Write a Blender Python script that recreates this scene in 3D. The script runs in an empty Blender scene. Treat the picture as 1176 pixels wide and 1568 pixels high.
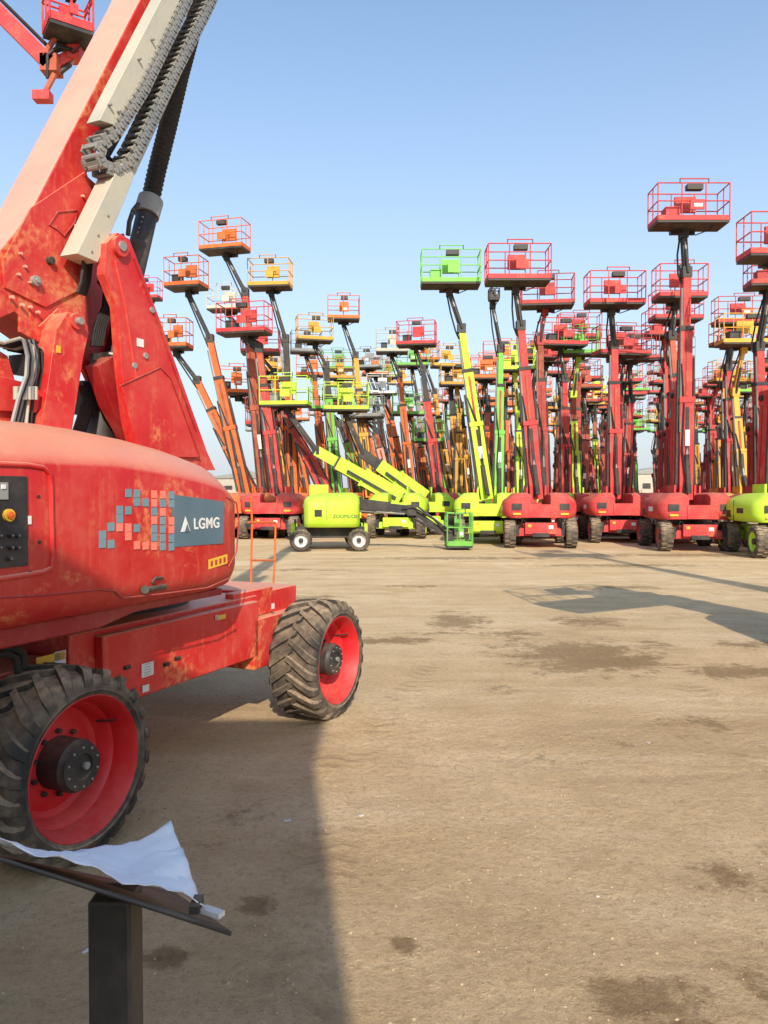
import bpy, math, random, bmesh
from mathutils import Vector, Matrix
from mathutils import noise as mn
random.seed(7)
V=Vector
sc=bpy.context.scene
# ------------------------------------------------------------------ world / sun / camera
SUN_EL=math.radians(31); SUN_AZ=math.radians(172)
w=bpy.data.worlds.new("World"); sc.world=w; w.use_nodes=True
nt=w.node_tree; bg=nt.nodes["Background"]
sky=nt.nodes.new("ShaderNodeTexSky"); sky.sky_type='NISHITA'; sky.sun_disc=False
sky.sun_elevation=SUN_EL; sky.sun_rotation=SUN_AZ; sky.altitude=0
sky.air_density=1.0; sky.dust_density=1.2; sky.ozone_density=1.5
# haze: dusty air whitens the sky toward the horizon
wt=nt.nodes.new("ShaderNodeTexCoord"); ws=nt.nodes.new("ShaderNodeSeparateXYZ"); nt.links.new(wt.outputs['Generated'],ws.inputs[0])
wm=nt.nodes.new("ShaderNodeMapRange"); nt.links.new(ws.outputs[2],wm.inputs[0])
for i,x in enumerate((0,.75,1,0)): wm.inputs[i+1].default_value=x
wp=nt.nodes.new("ShaderNodeMath"); wp.operation='POWER'; nt.links.new(wm.outputs[0],wp.inputs[0]); wp.inputs[1].default_value=1.8
wg=nt.nodes.new("ShaderNodeMix"); wg.data_type='RGBA'; wg.blend_type='MULTIPLY'; wg.inputs[0].default_value=1; nt.links.new(sky.outputs[0],wg.inputs[6]); wg.inputs[7].default_value=(1.5,1.65,1.68,1)
wx=nt.nodes.new("ShaderNodeMix"); wx.data_type='RGBA'; nt.links.new(wp.outputs[0],wx.inputs[0]); nt.links.new(wg.outputs[2],wx.inputs[6]); wx.inputs[7].default_value=(4.5,4.85,5.3,1)
nt.links.new(wx.outputs[2],bg.inputs[0]); bg.inputs[1].default_value=0.15
ld=bpy.data.lights.new("sun","SUN"); ld.energy=5.0; ld.angle=math.radians(0.5); ld.color=(1,.90,.75)
lo=bpy.data.objects.new("sun",ld); sc.collection.objects.link(lo)
sdir=V((math.sin(SUN_AZ)*math.cos(SUN_EL),math.cos(SUN_AZ)*math.cos(SUN_EL),math.sin(SUN_EL)))
lo.rotation_euler=(-sdir).to_track_quat('-Z','Y').to_euler(); lo.location=(0,-5,30)
sc.view_settings.view_transform='Standard'; sc.view_settings.look='None'; sc.view_settings.exposure=0
CH=1.7; F=1178.0; PITCH=math.atan(29/F)
cd=bpy.data.cameras.new("camera"); cd.sensor_fit='VERTICAL'; cd.sensor_height=34.6; cd.lens=34.6*F/1568
cd.clip_start=.05; cd.clip_end=5000
co=bpy.data.objects.new("camera",cd); sc.collection.objects.link(co)
co.location=(0,0,CH); co.rotation_euler=(math.pi/2-PITCH,0,0); sc.camera=co

# ------------------------------------------------------------------ materials
MATS=[]
def reg(m): MATS.append(m); return len(MATS)-1
def N(nt,t,**k):
    n=nt.nodes.new(t)
    for a,b in k.items(): setattr(n,a,b)
    return n
def mixc(nt,fac,a,b,mode='MIX'):
    n=N(nt,"ShaderNodeMix",data_type='RGBA',blend_type=mode)
    for s,val in ((0,fac),(6,a),(7,b)):
        if hasattr(val,'node'): nt.links.new(val,n.inputs[s])
        else: n.inputs[s].default_value=val if s==0 else (*val,1) if len(val)==3 else val
    return n.outputs[2]
def mrange(nt,v,a,b,c=0,d=1,smooth=False):
    n=N(nt,"ShaderNodeMapRange"); nt.links.new(v,n.inputs[0])
    if smooth: n.interpolation_type='SMOOTHSTEP'
    for i,x in enumerate((a,b,c,d)): n.inputs[i+1].default_value=x
    return n.outputs[0]
def math_(nt,op,a,b=None):
    n=N(nt,"ShaderNodeMath",operation=op)
    for i,x in enumerate((a,b)):
        if x is None: continue
        if isinstance(x,(int,float)): n.inputs[i].default_value=x
        else: nt.links.new(x,n.inputs[i])
    return n.outputs[0]
DUST=(.55,.4,.25)
def paint(name,col,rough=.42,dust=.35,metal=0,faded=None,bump=.0,var=.18,scuff=0):
    m=bpy.data.materials.new(name); m.use_nodes=True; nt=m.node_tree; p=nt.nodes["Principled BSDF"]
    tc=N(nt,"ShaderNodeTexCoord"); g=N(nt,"ShaderNodeNewGeometry"); sp=N(nt,"ShaderNodeSeparateXYZ")
    nt.links.new(g.outputs['Normal'],sp.inputs[0])
    n1=N(nt,"ShaderNodeTexNoise"); n1.inputs['Scale'].default_value=2.3; n1.inputs['Detail'].default_value=8; n1.inputs['Roughness'].default_value=.65
    nt.links.new(tc.outputs['Object'],n1.inputs[0])
    n2=N(nt,"ShaderNodeTexNoise"); n2.inputs['Scale'].default_value=26; n2.inputs['Detail'].default_value=6
    nt.links.new(tc.outputs['Object'],n2.inputs[0])
    oi=N(nt,"ShaderNodeObjectInfo")
    val=math_(nt,'ADD',mrange(nt,oi.outputs['Random'],0,1,1-var,1+var*.4),mrange(nt,n1.outputs[0],.3,.7,-.1,.08))
    hs=N(nt,"ShaderNodeHueSaturation"); hs.inputs['Color'].default_value=(*col,1); nt.links.new(val,hs.inputs['Value'])
    base=hs.outputs[0]
    up=mrange(nt,sp.outputs[2],.25,.95)
    if faded:
        f=math_(nt,'MULTIPLY',up,.9); base=mixc(nt,f,base,faded)
    d=math_(nt,'MULTIPLY',math_(nt,'ADD',math_(nt,'MULTIPLY',up,.6),mrange(nt,n1.outputs[0],.42,.72,0,.55)),dust)
    d=math_(nt,'MULTIPLY',d,mrange(nt,n2.outputs[0],.3,.6,.5,1.2))
    if scuff:
        n3=N(nt,"ShaderNodeTexNoise"); n3.inputs['Scale'].default_value=1.7; n3.inputs['Detail'].default_value=12; n3.inputs['Roughness'].default_value=.75; n3.inputs['Distortion'].default_value=.8
        nt.links.new(tc.outputs['Object'],n3.inputs[0])
        mp=N(nt,"ShaderNodeMapping"); mp.inputs['Scale'].default_value=(16,16,1.1); nt.links.new(tc.outputs['Object'],mp.inputs[0])
        n4=N(nt,"ShaderNodeTexNoise"); n4.inputs['Scale'].default_value=1.5; n4.inputs['Detail'].default_value=5; nt.links.new(mp.outputs[0],n4.inputs[0])
        s1=mrange(nt,n3.outputs[0],.54,.62,0,scuff); s2=mrange(nt,n4.outputs[0],.53,.75,0,scuff*.45)
        s=math_(nt,'MAXIMUM',s1,s2); s=math_(nt,'MULTIPLY',s,mrange(nt,n2.outputs[0],.42,.55,.15,1))
        base=mixc(nt,s,base,(.70,.22,.08))
    base=mixc(nt,d,base,DUST)
    nt.links.new(base,p.inputs['Base Color'])
    nt.links.new(mrange(nt,n1.outputs[0],.3,.7,rough,min(1,rough+.3)),p.inputs['Roughness'])
    p.inputs['Metallic'].default_value=metal
    if bump:
        b=N(nt,"ShaderNodeBump"); b.inputs['Strength'].default_value=bump; b.inputs['Distance'].default_value=.01
        nt.links.new(n2.outputs[0],b.inputs['Height']); nt.links.new(b.outputs[0],p.inputs['Normal'])
    return reg(m)
RED=paint("red_paint",(.58,.014,.015),.32,.3,faded=(.76,.32,.2),scuff=.85)
WRED=paint("wheel_red_paint",(.6,.012,.018),.4,.15,var=.02)
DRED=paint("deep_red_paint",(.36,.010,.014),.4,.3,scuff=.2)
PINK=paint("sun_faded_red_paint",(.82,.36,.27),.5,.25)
FRED=paint("weathered_red_paint",(.55,.024,.03),.5,.35,var=.4,scuff=.4)
DKR=paint("rusty_red_paint",(.38,.06,.03),.6,.5,var=.4,scuff=.5)
ORG=paint("orange_paint",(.74,.14,.015),.5,.3,var=.3,scuff=.3)
LIME=paint("lime_paint",(.5,.74,.03),.45,.25,var=.15)
GRN=paint("green_paint",(.16,.52,.06),.45,.3,var=.3)
YEL=paint("yellow_paint",(.66,.34,.025),.5,.4,var=.3,scuff=.3)
BLK=paint("black_steel",(.018,.018,.02),.45,.25)
STL=paint("galvanised_steel",(.34,.34,.33),.45,.35,metal=.5)
WHT=paint("white_paint",(.74,.73,.7),.5,.3)
GRY=paint("grey_paint",(.26,.27,.26),.5,.4)
TYR=paint("tyre_rubber",(.028,.027,.026),.85,.7,bump=.4)
CREAM=paint("weathered_alloy",(.56,.53,.42),.5,.35,metal=.1,bump=.2)
CHN=paint("cable_chain_grey",(.2,.21,.2),.5,.5)
RUB=paint("black_rubber",(.012,.012,.013),.5,.1)
BLU=paint("decal_blue_grey",(.09,.15,.19),.45,.15,var=.02)
SQB=paint("decal_light_blue",(.14,.26,.31),.45,.2,var=.02)
PAPER=paint("paper_white",(.86,.86,.88),.7,.02,var=.02)
STK=paint("yellow_sticker",(.75,.42,.03),.5,.15,var=.02)
LRED=paint("pale_red_decal",(.8,.2,.14),.5,.15,var=.02)
WALLM=paint("pale_plaster",(.5,.45,.37),.9,.3)

# ------------------------------------------------------------------ mesh builder
class MB:
    def __init__(s): s.v=[];s.f=[];s.m=[];s.M=Matrix.Identity(4)
    def add(s,vs,fs,mat):
        o=len(s.v); s.v+= [s.M@V(p) for p in vs]; s.f+=[tuple(i+o for i in f) for f in fs]; s.m+=[mat]*len(fs)
    def box(s,c,d,mat,R=None):
        c=V(c); h=V(d)/2; vs=[]
        for x in(-1,1):
            for y in(-1,1):
                for z in(-1,1):
                    p=V((x*h.x,y*h.y,z*h.z)); vs.append(c+(R@p if R else p))
        s.add(vs,[(0,1,3,2),(4,6,7,5),(0,4,5,1),(2,3,7,6),(0,2,6,4),(1,5,7,3)],mat)
    def basis(s,d):
        ref=V((0,1,0)) if abs(d.z)>.7 else V((0,0,1))
        a=d.cross(ref).normalized(); return a,a.cross(d).normalized()
    def beam(s,p,q,w,h,mat,w2=None,h2=None):
        p=V(p);q=V(q); d=(q-p).normalized(); a,b=s.basis(d)
        w2=w if w2 is None else w2; h2=h if h2 is None else h2; vs=[]
        for c,ww,hh in((p,w,h),(q,w2,h2)):
            for sx,sy in((-1,-1),(1,-1),(1,1),(-1,1)): vs.append(c+a*sx*ww/2+b*sy*hh/2)
        s.add(vs,[(0,3,2,1),(4,5,6,7),(0,1,5,4),(1,2,6,5),(2,3,7,6),(3,0,4,7)],mat)
    def tube(s,p,q,r,mat,n=6,r2=None):
        p=V(p);q=V(q); d=(q-p).normalized(); a,b=s.basis(d); r2=r if r2 is None else r2
        vs=[]
        for c,rr in((p,r),(q,r2)):
            for i in range(n):
                t=2*math.pi*i/n; vs.append(c+(a*math.cos(t)+b*math.sin(t))*rr)
        s.add(vs,[(i,(i+1)%n,n+(i+1)%n,n+i) for i in range(n)]+[tuple(range(n))[::-1],tuple(range(n,2*n))],mat)
    def path(s,pts,r,mat,n=6):
        pts=[V(p) for p in pts]; vs=[];fs=[]; a=None
        for i,c in enumerate(pts):
            d=(pts[min(i+1,len(pts)-1)]-pts[max(i-1,0)]).normalized()
            if a is None: a,b=s.basis(d)
            a=(a-d*a.dot(d)).normalized(); b=a.cross(d)
            for k in range(n):
                t=2*math.pi*k/n; vs.append(c+(a*math.cos(t)+b*math.sin(t))*r)
        for i in range(len(pts)-1):
            for k in range(n): fs.append((i*n+k,i*n+(k+1)%n,(i+1)*n+(k+1)%n,(i+1)*n+k))
        s.add(vs,fs+[tuple(range(n))[::-1],tuple(range((len(pts)-1)*n,len(pts)*n))],mat)
    def lathe(s,c,ax,prof,mat,n=24):
        c=V(c);ax=V(ax).normalized(); a,b=s.basis(ax); vs=[];fs=[]
        for x,r in prof:
            for i in range(n):
                t=2*math.pi*i/n; vs.append(c+ax*x+(a*math.cos(t)+b*math.sin(t))*max(r,1e-4))
        for j in range(len(prof)-1):
            for i in range(n): fs.append((j*n+i,j*n+(i+1)%n,(j+1)*n+(i+1)%n,(j+1)*n+i))
        s.add(vs,fs,mat)
    def loft(s,rings,mat,cap=True):
        n=len(rings[0]); vs=[p for r in rings for p in r]; fs=[]
        for j in range(len(rings)-1):
            for i in range(n): fs.append((j*n+i,j*n+(i+1)%n,(j+1)*n+(i+1)%n,(j+1)*n+i))
        if cap: fs+=[tuple(range(n))[::-1],tuple(range((len(rings)-1)*n,len(rings)*n))]
        s.add(vs,fs,mat)
    def prism(s,poly,y0,y1,mat,edge=None):
        n=len(poly); vs=[(a,y0,z) for a,z in poly]+[(a,y1,z) for a,z in poly]
        o=len(s.v); s.v+=[s.M@V(p) for p in vs]
        fs=[tuple(range(n)),tuple(range(n,2*n))[::-1]]+[(i,(i+1)%n,n+(i+1)%n,n+i) for i in range(n)]
        s.f+=[tuple(i+o for i in f) for f in fs]; s.m+=[mat,mat]+[mat if edge is None else edge]*n
    def obj(s,name,parent=None,loc=(0,0,0),bevel=0,ang=35):
        me=bpy.data.meshes.new(name); me.from_pydata([tuple(p) for p in s.v],[],s.f)
        used=sorted(set(s.m)); mp={u:i for i,u in enumerate(used)}
        for u in used: me.materials.append(MATS[u])
        me.polygons.foreach_set("material_index",[mp[x] for x in s.m])
        bm=bmesh.new(); bm.from_mesh(me); bmesh.ops.recalc_face_normals(bm,faces=bm.faces); bm.to_mesh(me); bm.free()
        me.polygons.foreach_set("use_smooth",[True]*len(me.polygons))
        me.set_sharp_from_angle(angle=math.radians(ang)); me.update()
        o=bpy.data.objects.new(name,me); sc.collection.objects.link(o); o.location=loc
        if parent: o.parent=parent
        if bevel:
            b=o.modifiers.new("bevel","BEVEL"); b.width=bevel; b.segments=2; b.limit_method='ANGLE'; b.angle_limit=math.radians(40); b.harden_normals=False
        return o

# ------------------------------------------------------------------ ground
def gh(x,y):
    d=math.hypot(x,y); f=max(0,min(1,(13-d)/6))
    if f<=0: return 0
    n=mn.noise(V((x*1.3,y*1.3,0)))*.010+mn.noise(V((x*5,y*5,3)))*.005+mn.noise(V((x*14,y*14,7)))*.003+max(0,mn.noise(V((x*30,y*30,9))))*.004
    return n*f-.002*f
def ground():
    def axis(lo_,hi_,st,grow):
        a=[]; x=lo_
        while x<hi_: a.append(x); x+=st
        s_=st; x=a[-1]
        while x<2500: s_*=grow; x+=s_; a.append(x)
        s_=st; x=a[0]; b=[]
        while x>-2500: s_*=grow; x-=s_; b.append(x)
        return b[::-1]+a
    xs=axis(-2.2,3.6,.018,1.06); ys=axis(1.3,6.5,.02,1.06)
    vs=[(x,y,gh(x,y)) for y in ys for x in xs]; n=len(xs)
    fs=[(j*n+i,j*n+i+1,(j+1)*n+i+1,(j+1)*n+i) for j in range(len(ys)-1) for i in range(n-1)]
    me=bpy.data.meshes.new("ground"); me.from_pydata(vs,[],fs)
    me.polygons.foreach_set("use_smooth",[True]*len(me.polygons))
    m=bpy.data.materials.new("packed_dirt"); m.use_nodes=True; nt=m.node_tree; p=nt.nodes["Principled BSDF"]
    tc=N(nt,"ShaderNodeTexCoord"); P=tc.outputs['Object']
    def noise(sc_,det=6,ro=.6,vec=None,dist=0):
        n=N(nt,"ShaderNodeTexNoise"); n.inputs['Scale'].default_value=sc_; n.inputs['Detail'].default_value=det; n.inputs['Roughness'].default_value=ro; n.inputs['Distortion'].default_value=dist
        nt.links.new(vec or P,n.inputs[0]); return n.outputs[0]
    big=noise(.3,7,.65); mid=noise(1.9,9,.7); fine=noise(24,9,.8); grit=noise(110,4,.75)
    mp=N(nt,"ShaderNodeMapping"); mp.inputs['Rotation'].default_value=(0,0,math.radians(-8)); mp.inputs['Scale'].default_value=(.3,1.6,1); nt.links.new(P,mp.inputs[0])
    strk=noise(.9,8,.65,mp.outputs[0],.8)
    col=mixc(nt,mrange(nt,big,.38,.62),(.66,.465,.25),(.82,.61,.36))
    col=mixc(nt,mrange(nt,mid,.42,.66,0,.6),col,(.55,.37,.19))
    col=mixc(nt,mrange(nt,strk,.5,.68,0,.6),col,(.88,.70,.46))
    col=mixc(nt,mrange(nt,strk,.46,.34,0,.5),col,(.46,.31,.165))
    col=mixc(nt,mrange(nt,fine,.48,.64,0,.55),col,(.38,.25,.13))
    col=mixc(nt,mrange(nt,grit,.55,.68,0,.35),col,(.86,.71,.5))
    col=mixc(nt,mrange(nt,grit,.44,.34,0,.5),col,(.27,.18,.1))
    vor=N(nt,"ShaderNodeTexVoronoi"); vor.inputs['Scale'].default_value=42; nt.links.new(P,vor.inputs[0])
    peb=math_(nt,'MULTIPLY',mrange(nt,vor.outputs['Distance'],.18,.3,1,0),mrange(nt,noise(5,4),.5,.6))
    col=mixc(nt,math_(nt,'MULTIPLY',peb,.35),col,(.76,.6,.42))
    sx=N(nt,"ShaderNodeSeparateXYZ"); nt.links.new(P,sx.inputs[0])
    acc=None
    for (cx,cy,R) in ((-9,3.5,8.75),(14,2.5,14.4),(16,4,13.6)):
        vs_=N(nt,"ShaderNodeVectorMath",operation='SUBTRACT'); nt.links.new(P,vs_.inputs[0]); vs_.inputs[1].default_value=(cx,cy,0)
        ln=N(nt,"ShaderNodeVectorMath",operation='LENGTH'); nt.links.new(vs_.outputs[0],ln.inputs[0])
        dr=math_(nt,'ABSOLUTE',math_(nt,'SUBTRACT',ln.outputs['Value'],R))
        band=mrange(nt,dr,.1,.2,1,0,True)
        ss=N(nt,"ShaderNodeSeparateXYZ"); nt.links.new(vs_.outputs[0],ss.inputs[0])
        an=math_(nt,'ARCTAN2',ss.outputs[1],ss.outputs[0])
        ph=math_(nt,'ADD',math_(nt,'MULTIPLY',an,round(R*2*math.pi/.15)),math_(nt,'MULTIPLY',dr,22))
        ph=math_(nt,'ADD',ph,math_(nt,'MULTIPLY',mid,6))
        lug=mrange(nt,math_(nt,'SINE',ph),-.2,.6)
        t=math_(nt,'MULTIPLY',math_(nt,'MULTIPLY',band,lug),mrange(nt,mid,.46,.58))
        acc=t if acc is None else math_(nt,'MAXIMUM',acc,t)
    col=mixc(nt,math_(nt,'MULTIPLY',acc,.3),col,(.33,.22,.12))
    st=None; wob=noise(2.4,10,.78); wob2=noise(9,8,.75)
    for (x,y,rx,ry,k) in ((2.1,8.0,.75,.8,1),(2.5,8.3,.4,.4,.8),(1.8,7.5,.4,.3,.7),(1.5,9.2,.5,.5,.6),(.95,10.2,.4,.7,.9),(.1,8.8,.6,.2,.85),(.7,9.3,.5,.15,.7),(2.7,10.2,.5,.4,.9),(3.4,7.3,.5,.3,.9),(3.0,8.6,.4,.3,.6),(4.3,8.6,.6,.3,.7),
        (.065,2.86,.06,.055,.9),(.83,2.55,.2,.12,1),(.95,2.35,.15,.12,.9),(1.55,3.4,.2,.2,.65),(1.3,2.7,.12,.2,.55),(-.52,3.1,.1,.1,.9),(-.82,2.76,.1,.07,.8),(2.2,5.6,.4,.25,.6),(1.1,4.9,.25,.2,.4),
        (-.8,3.9,.3,.4,.4),(5.6,18,2.6,.5,.7),(2.5,20,3,.5,.8),(-2,17,1.6,.4,.6),(-1.2,12.5,.9,.3,.6),(9,21,3,.6,.9),(.6,14,.8,.3,.6),(4.2,13.8,1,.4,.7),(-1,9.5,.6,.3,.6),(1,6.6,.3,.2,.5),(3.1,5.4,.3,.2,.6),(2.6,4.2,.2,.15,.55),(1.9,3.6,.2,.12,.6),(2.1,3.2,.12,.3,.5),(1.6,5.0,.2,.5,.4)):
        dx=math_(nt,'DIVIDE',math_(nt,'SUBTRACT',sx.outputs[0],x),rx); dy=math_(nt,'DIVIDE',math_(nt,'SUBTRACT',sx.outputs[1],y),ry)
        rr=math_(nt,'SQRT',math_(nt,'ADD',math_(nt,'MULTIPLY',dx,dx),math_(nt,'MULTIPLY',dy,dy)))
        q=mrange(nt,rr,0,1.9,1.15*k,0); st=q if st is None else math_(nt,'MAXIMUM',st,q)
    st=math_(nt,'ADD',st,math_(nt,'ADD',mrange(nt,wob,.3,.7,-.5,.5),mrange(nt,wob2,.3,.7,-.25,.25)))
    st=mrange(nt,st,.36,.8,0,.85,True)
    st=math_(nt,'MULTIPLY',st,mrange(nt,fine,.35,.62,1.0,.5))
    col=mixc(nt,st,col,(.16,.09,.036))
    nt.links.new(col,p.inputs['Base Color']); p.inputs['Roughness'].default_value=.95; p.inputs['Specular IOR Level'].default_value=.12
    h=math_(nt,'ADD',math_(nt,'MULTIPLY',mid,1.1),math_(nt,'ADD',math_(nt,'MULTIPLY',fine,.9),math_(nt,'MULTIPLY',grit,.18)))
    h=math_(nt,'ADD',h,math_(nt,'MULTIPLY',peb,.12))
    h=math_(nt,'SUBTRACT',h,math_(nt,'MULTIPLY',acc,.25))
    b=N(nt,"ShaderNodeBump"); b.inputs['Strength'].default_value=1; b.inputs['Distance'].default_value=.03
    nt.links.new(h,b.inputs['Height']); nt.links.new(b.outputs[0],p.inputs['Normal'])
    me.materials.append(m)
    o=bpy.data.objects.new("ground",me); sc.collection.objects.link(o)
ground()
STN=paint("stone",(.56,.42,.25),.9,.4); STD=paint("dark_clod",(.3,.2,.11),.95,.3)
mb=MB()
for i in range(12000):
    y=1.6+9.5*random.random()**1.25; x=(random.random()*1.15-.6)*(y*1.05)+.2
    if mn.noise(V((x*1.1,y*1.1,20)))<random.uniform(-.4,.35): continue
    r=.0025+.006*random.random()**3.5
    c=V((x,y,gh(x,y)+r*.2)); vs=[c+V((math.cos(k*1.57+i)*r*random.uniform(.7,1.3),math.sin(k*1.57+i)*r*random.uniform(.7,1.3),0)) for k in range(4)]+[c+V((0,0,r*.7)),c-V((0,0,r*.5))]
    mb.add(vs,[(0,1,4),(1,2,4),(2,3,4),(3,0,4),(1,0,5),(2,1,5),(3,2,5),(0,3,5)],STN if random.random()<.5 else STD)
mb.obj("gravel")
mb=MB()
for (x,y,s) in ((-.12,4.0,.014),(-.5,3.95,.018),(.9,3.2,.008),(-1.1,2.8,.014),(1.8,5.2,.012),(2.3,4.2,.01)):
    mb.box((x,y,gh(x,y)+.006),(s,s*2,.003),WHT,Matrix.Rotation(x*9,3,'Z'))
mb.obj("litter_scraps")

# ------------------------------------------------------------------ generic boom lift
def basket(mb,c,yaw,w,d,h,col,floor=None):
    """c = centre of floor"""
    floor=BLK if floor is None else floor
    old=mb.M.copy(); mb.M=mb.M@Matrix.Translation(c)@Matrix.Rotation(yaw,4,'Z')
    r=.019
    mb.box((0,0,0),(w,d,.07),floor)
    for sx in(-1,1): mb.box((sx*w/2,0,.1),(.03,d,.14),col)
    for sy in(-1,1): mb.box((0,sy*d/2,.1),(w-.04,.03,.14),col)
    for z in(.58,h):
        for sx in(-1,1): mb.tube((sx*w/2,-d/2,z),(sx*w/2,d/2,z),r,col)
        for sy in(-1,1): mb.tube((-w/2,sy*d/2,z),(w/2,sy*d/2,z),r,col)
    n=max(2,int(w/.6))
    for i in range(n+1):
        x=-w/2+w*i/n
        for sy in(-1,1): mb.tube((x,sy*d/2,.05),(x,sy*d/2,h),r,col)
    for sx in(-1,1): mb.tube((sx*w/2,0,.05),(sx*w/2,0,h),r,col)
    mb.box((w*.02,d/2-.06,h*.68),(w*.3,.1,h*.42),col); mb.box((w*.02,-d/2+.1,h-.1),(w*.22,.2,.15),BLK)
    mb.box((w*.04,-d/2-.04,h*.42),(w*.2,.05,h*.26),col)
    if random.random()<.5: mb.box((-w*.25,0,.3),(w*.2,d*.5,.4),random.choice((BLK,col,GRY)))
    if random.random()<.4: mb.box((w*.05,-d/2-.07,h*.4),(w*.12,.01,.1),WHT)
    mb.box((0,d/2+.05,.0),(w*.35,.16,.2),BLK); mb.tube((-w*.2,-d/2-.02,h),(-w*.2,-d/2-.02,h+.12),.015,BLK)
    mb.tube((-w*.2,-d/2,h+.12),(w*.2,-d/2,h+.12),.018,col); mb.tube((w*.2,-d/2-.02,h),(w*.2,-d/2-.02,h+.12),.015,BLK)
    mb.path([(0,d/2,-.08),(w*.15,d/4,-.2),(w*.3,0,-.12),(w*.34,-d*.3,.02)],.018,RUB,5)
    mb.M=old
def wheel_far(mb,c,sx,r,wd,rim):
    ax=(sx,0,0)
    mb.lathe(c,ax,[(-wd,r*.6),(-wd,r*.88),(-wd*.85,r*.97),(-wd*.15,r*.97),(0,r*.88),(.005,r*.6)],TYR,20)
    mb.lathe(c,ax,[(.005,r*.62),(-.03,r*.58),(-.12,r*.5),(-.12,0)],rim,20)
    mb.lathe(c,ax,[(-.12,r*.22),(-.01,r*.2),(0,0)],BLK,10)
    for i in range(18):
        t=2*math.pi*i/18
        for k,(xa) in enumerate((-wd*.27,-wd*.73)):
            R=Matrix.Rotation(t+k*.17,3,'X')
            mb.box(V(c)+V((sx*xa,0,0))+R@V((0,0,r*.97)),(wd*.46,r*.11,r*.07),TYR,R)
def lift(name,X,Y,yaw,K,B,cb=None,cm=None,ck=None,bw=2.2,byaw=0,jc=None,rim=None,bh=1.1,low=False,artic=False,top=None,via=(),lettering=None,bs=1.0,wr=.43,wb=1.22,hl=1.0,bd=.85):
    cb=FRED if cb is None else cb; cm=FRED if cm is None else cm; ck=cb if ck is None else ck; jc=BLK if jc is None else jc
    mb=MB(); rim=cb if rim is None else rim
    if top is None: top=cm
    mb.M=Matrix.Rotation(yaw,4,'Z')
    mb.box((0,0,.56),(1.05,2*wb+.1,.38),cb if wr>.4 else BLK)
    for sy in(-1,1):
        mb.box((0,sy*wb,.5),(1.5,.3,.24),cb); mb.box((0,sy*(wb+.2),.62),(.95,.18,.34),cb); mb.box((0,sy*(wb+.3),.42),(.5,.06,.12),BLK)
        mb.box((.3,sy*(wb+.295),.66),(.14,.01,.1),WHT); mb.box((-.34,sy*(wb+.295),.7),(.1,.01,.08),STK)
        for sx in(-1,1):
            wheel_far(mb,(sx*1.1,sy*wb,wr),sx,wr,.34,rim); mb.box((sx*.72,sy*wb,.56),(.16,.36,.3),BLK)
            mb.path([(sx*.45,sy*1.45*wb/1.22,.8),(sx*.55,sy*1.5*wb/1.22,.9),(sx*.65,sy*1.4*wb/1.22,.6)],.02,RUB,5)
    mb.tube((0,0,.75),(0,0,.93),.48,BLK,20)
    mb.box((0,.1,.98),(.8,2.3*hl,.12),BLK)
    for sx in(-1,1):
        def ring(y,k,t):
            zb=.92 if hl==1 else .70
            pr=[(.3,zb),(.98,zb),(1.08,zb+.08),(1.12,zb+.2),(1.12,1.34),(1.08,1.46),(.98,1.54),(.8,t),(.45,t+.02),(.3,t-.03)]
            return [(sx*(.3+(x-.3)*k),y*hl,zb+(z-zb)*(.75+.25*k)+(1-k)*.06) for x,z in pr]
        mb.loft([ring(-1.42,.6,1.62),ring(-1.36,.78,1.65),ring(-1.26,.92,1.67),ring(-1.1,1,1.7),ring(.3,1,1.68),ring(1.0,.98,1.6),ring(1.15,.85,1.56),ring(1.22,.55,1.5)],cb)
        if not lettering: mb.box((sx*1.118,-.35*hl,1.22),(.012,.5*hl,.14),WHT if cb in(FRED,ORG,RED) else BLK)
        mb.box((sx*1.115,.15*hl,1.2),(.02,.012,.6),BLK); mb.box((sx*1.118,.55*hl,1.12),(.012,.34*hl,.2),BLK)
        mb.box((sx*.72,-1.425*hl,1.28),(.3,.02,.2),BLK); mb.box((sx*.72,-1.44*hl,1.06),(.24,.02,.06),STK)
        mb.box((sx*.3,.5*hl,1.5),(.06,.9*hl,.9),cb)
    mb.box((0,-1.3*hl,1.15),(.7,.3,.4),cb)
    mb.M=Matrix.Identity(4)
    O=V((X,Y,0)); K=V(K)-O; B=V(B)-O; P=Matrix.Rotation(yaw,3,'Z')@V((0,.25,1.5))
    d=K-P; L=d.length; dn=d.normalized(); a,b=mb.basis(dn)
    if artic:
        for sx in(-1,1): mb.beam(P+b*.42+a*sx*.12,P+dn*L*.46+b*.36+a*sx*.1,.09,.22,cm)
        mb.beam(P+b*.75,P+dn*L*.46+b*.66,.24,.14,cm)
        mb.beam(P+b*.3,P+dn*L*.44+b*.3,.16,.08,BLK)
        mb.box(P+dn*L*.47+b*.4,(.34,.6,.4),cm); mb.tube(P+dn*L*.47+b*.5-a*.24,P+dn*L*.47+b*.5+a*.24,.09,BLK,10)
    mb.beam(P,P+dn*L*.45,.36*bs,.42*bs,cm); mb.beam(P+dn*L*.43,P+dn*L*.455,.41*bs,.47*bs,cm)
    mb.beam(P+dn*L*.44,P+dn*L*.76,.28*bs,.33*bs,cm); mb.beam(P+dn*L*.745,P+dn*L*.765,.32*bs,.37*bs,BLK)
    mb.beam(P+dn*L*.75,K,.2*bs,.25*bs,top)
    for t in (.1,.2,.31): mb.beam(P+dn*L*t,P+dn*(L*t+.03),.375*bs,.435*bs,cm)
    mb.beam(P+dn*L*.06-b*.225*bs,P+dn*L*.41-b*.225*bs,.1,.03,BLK); mb.beam(P+dn*L*.46-b*.18*bs,P+dn*L*.72-b*.18*bs,.07,.03,DKR)
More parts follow.
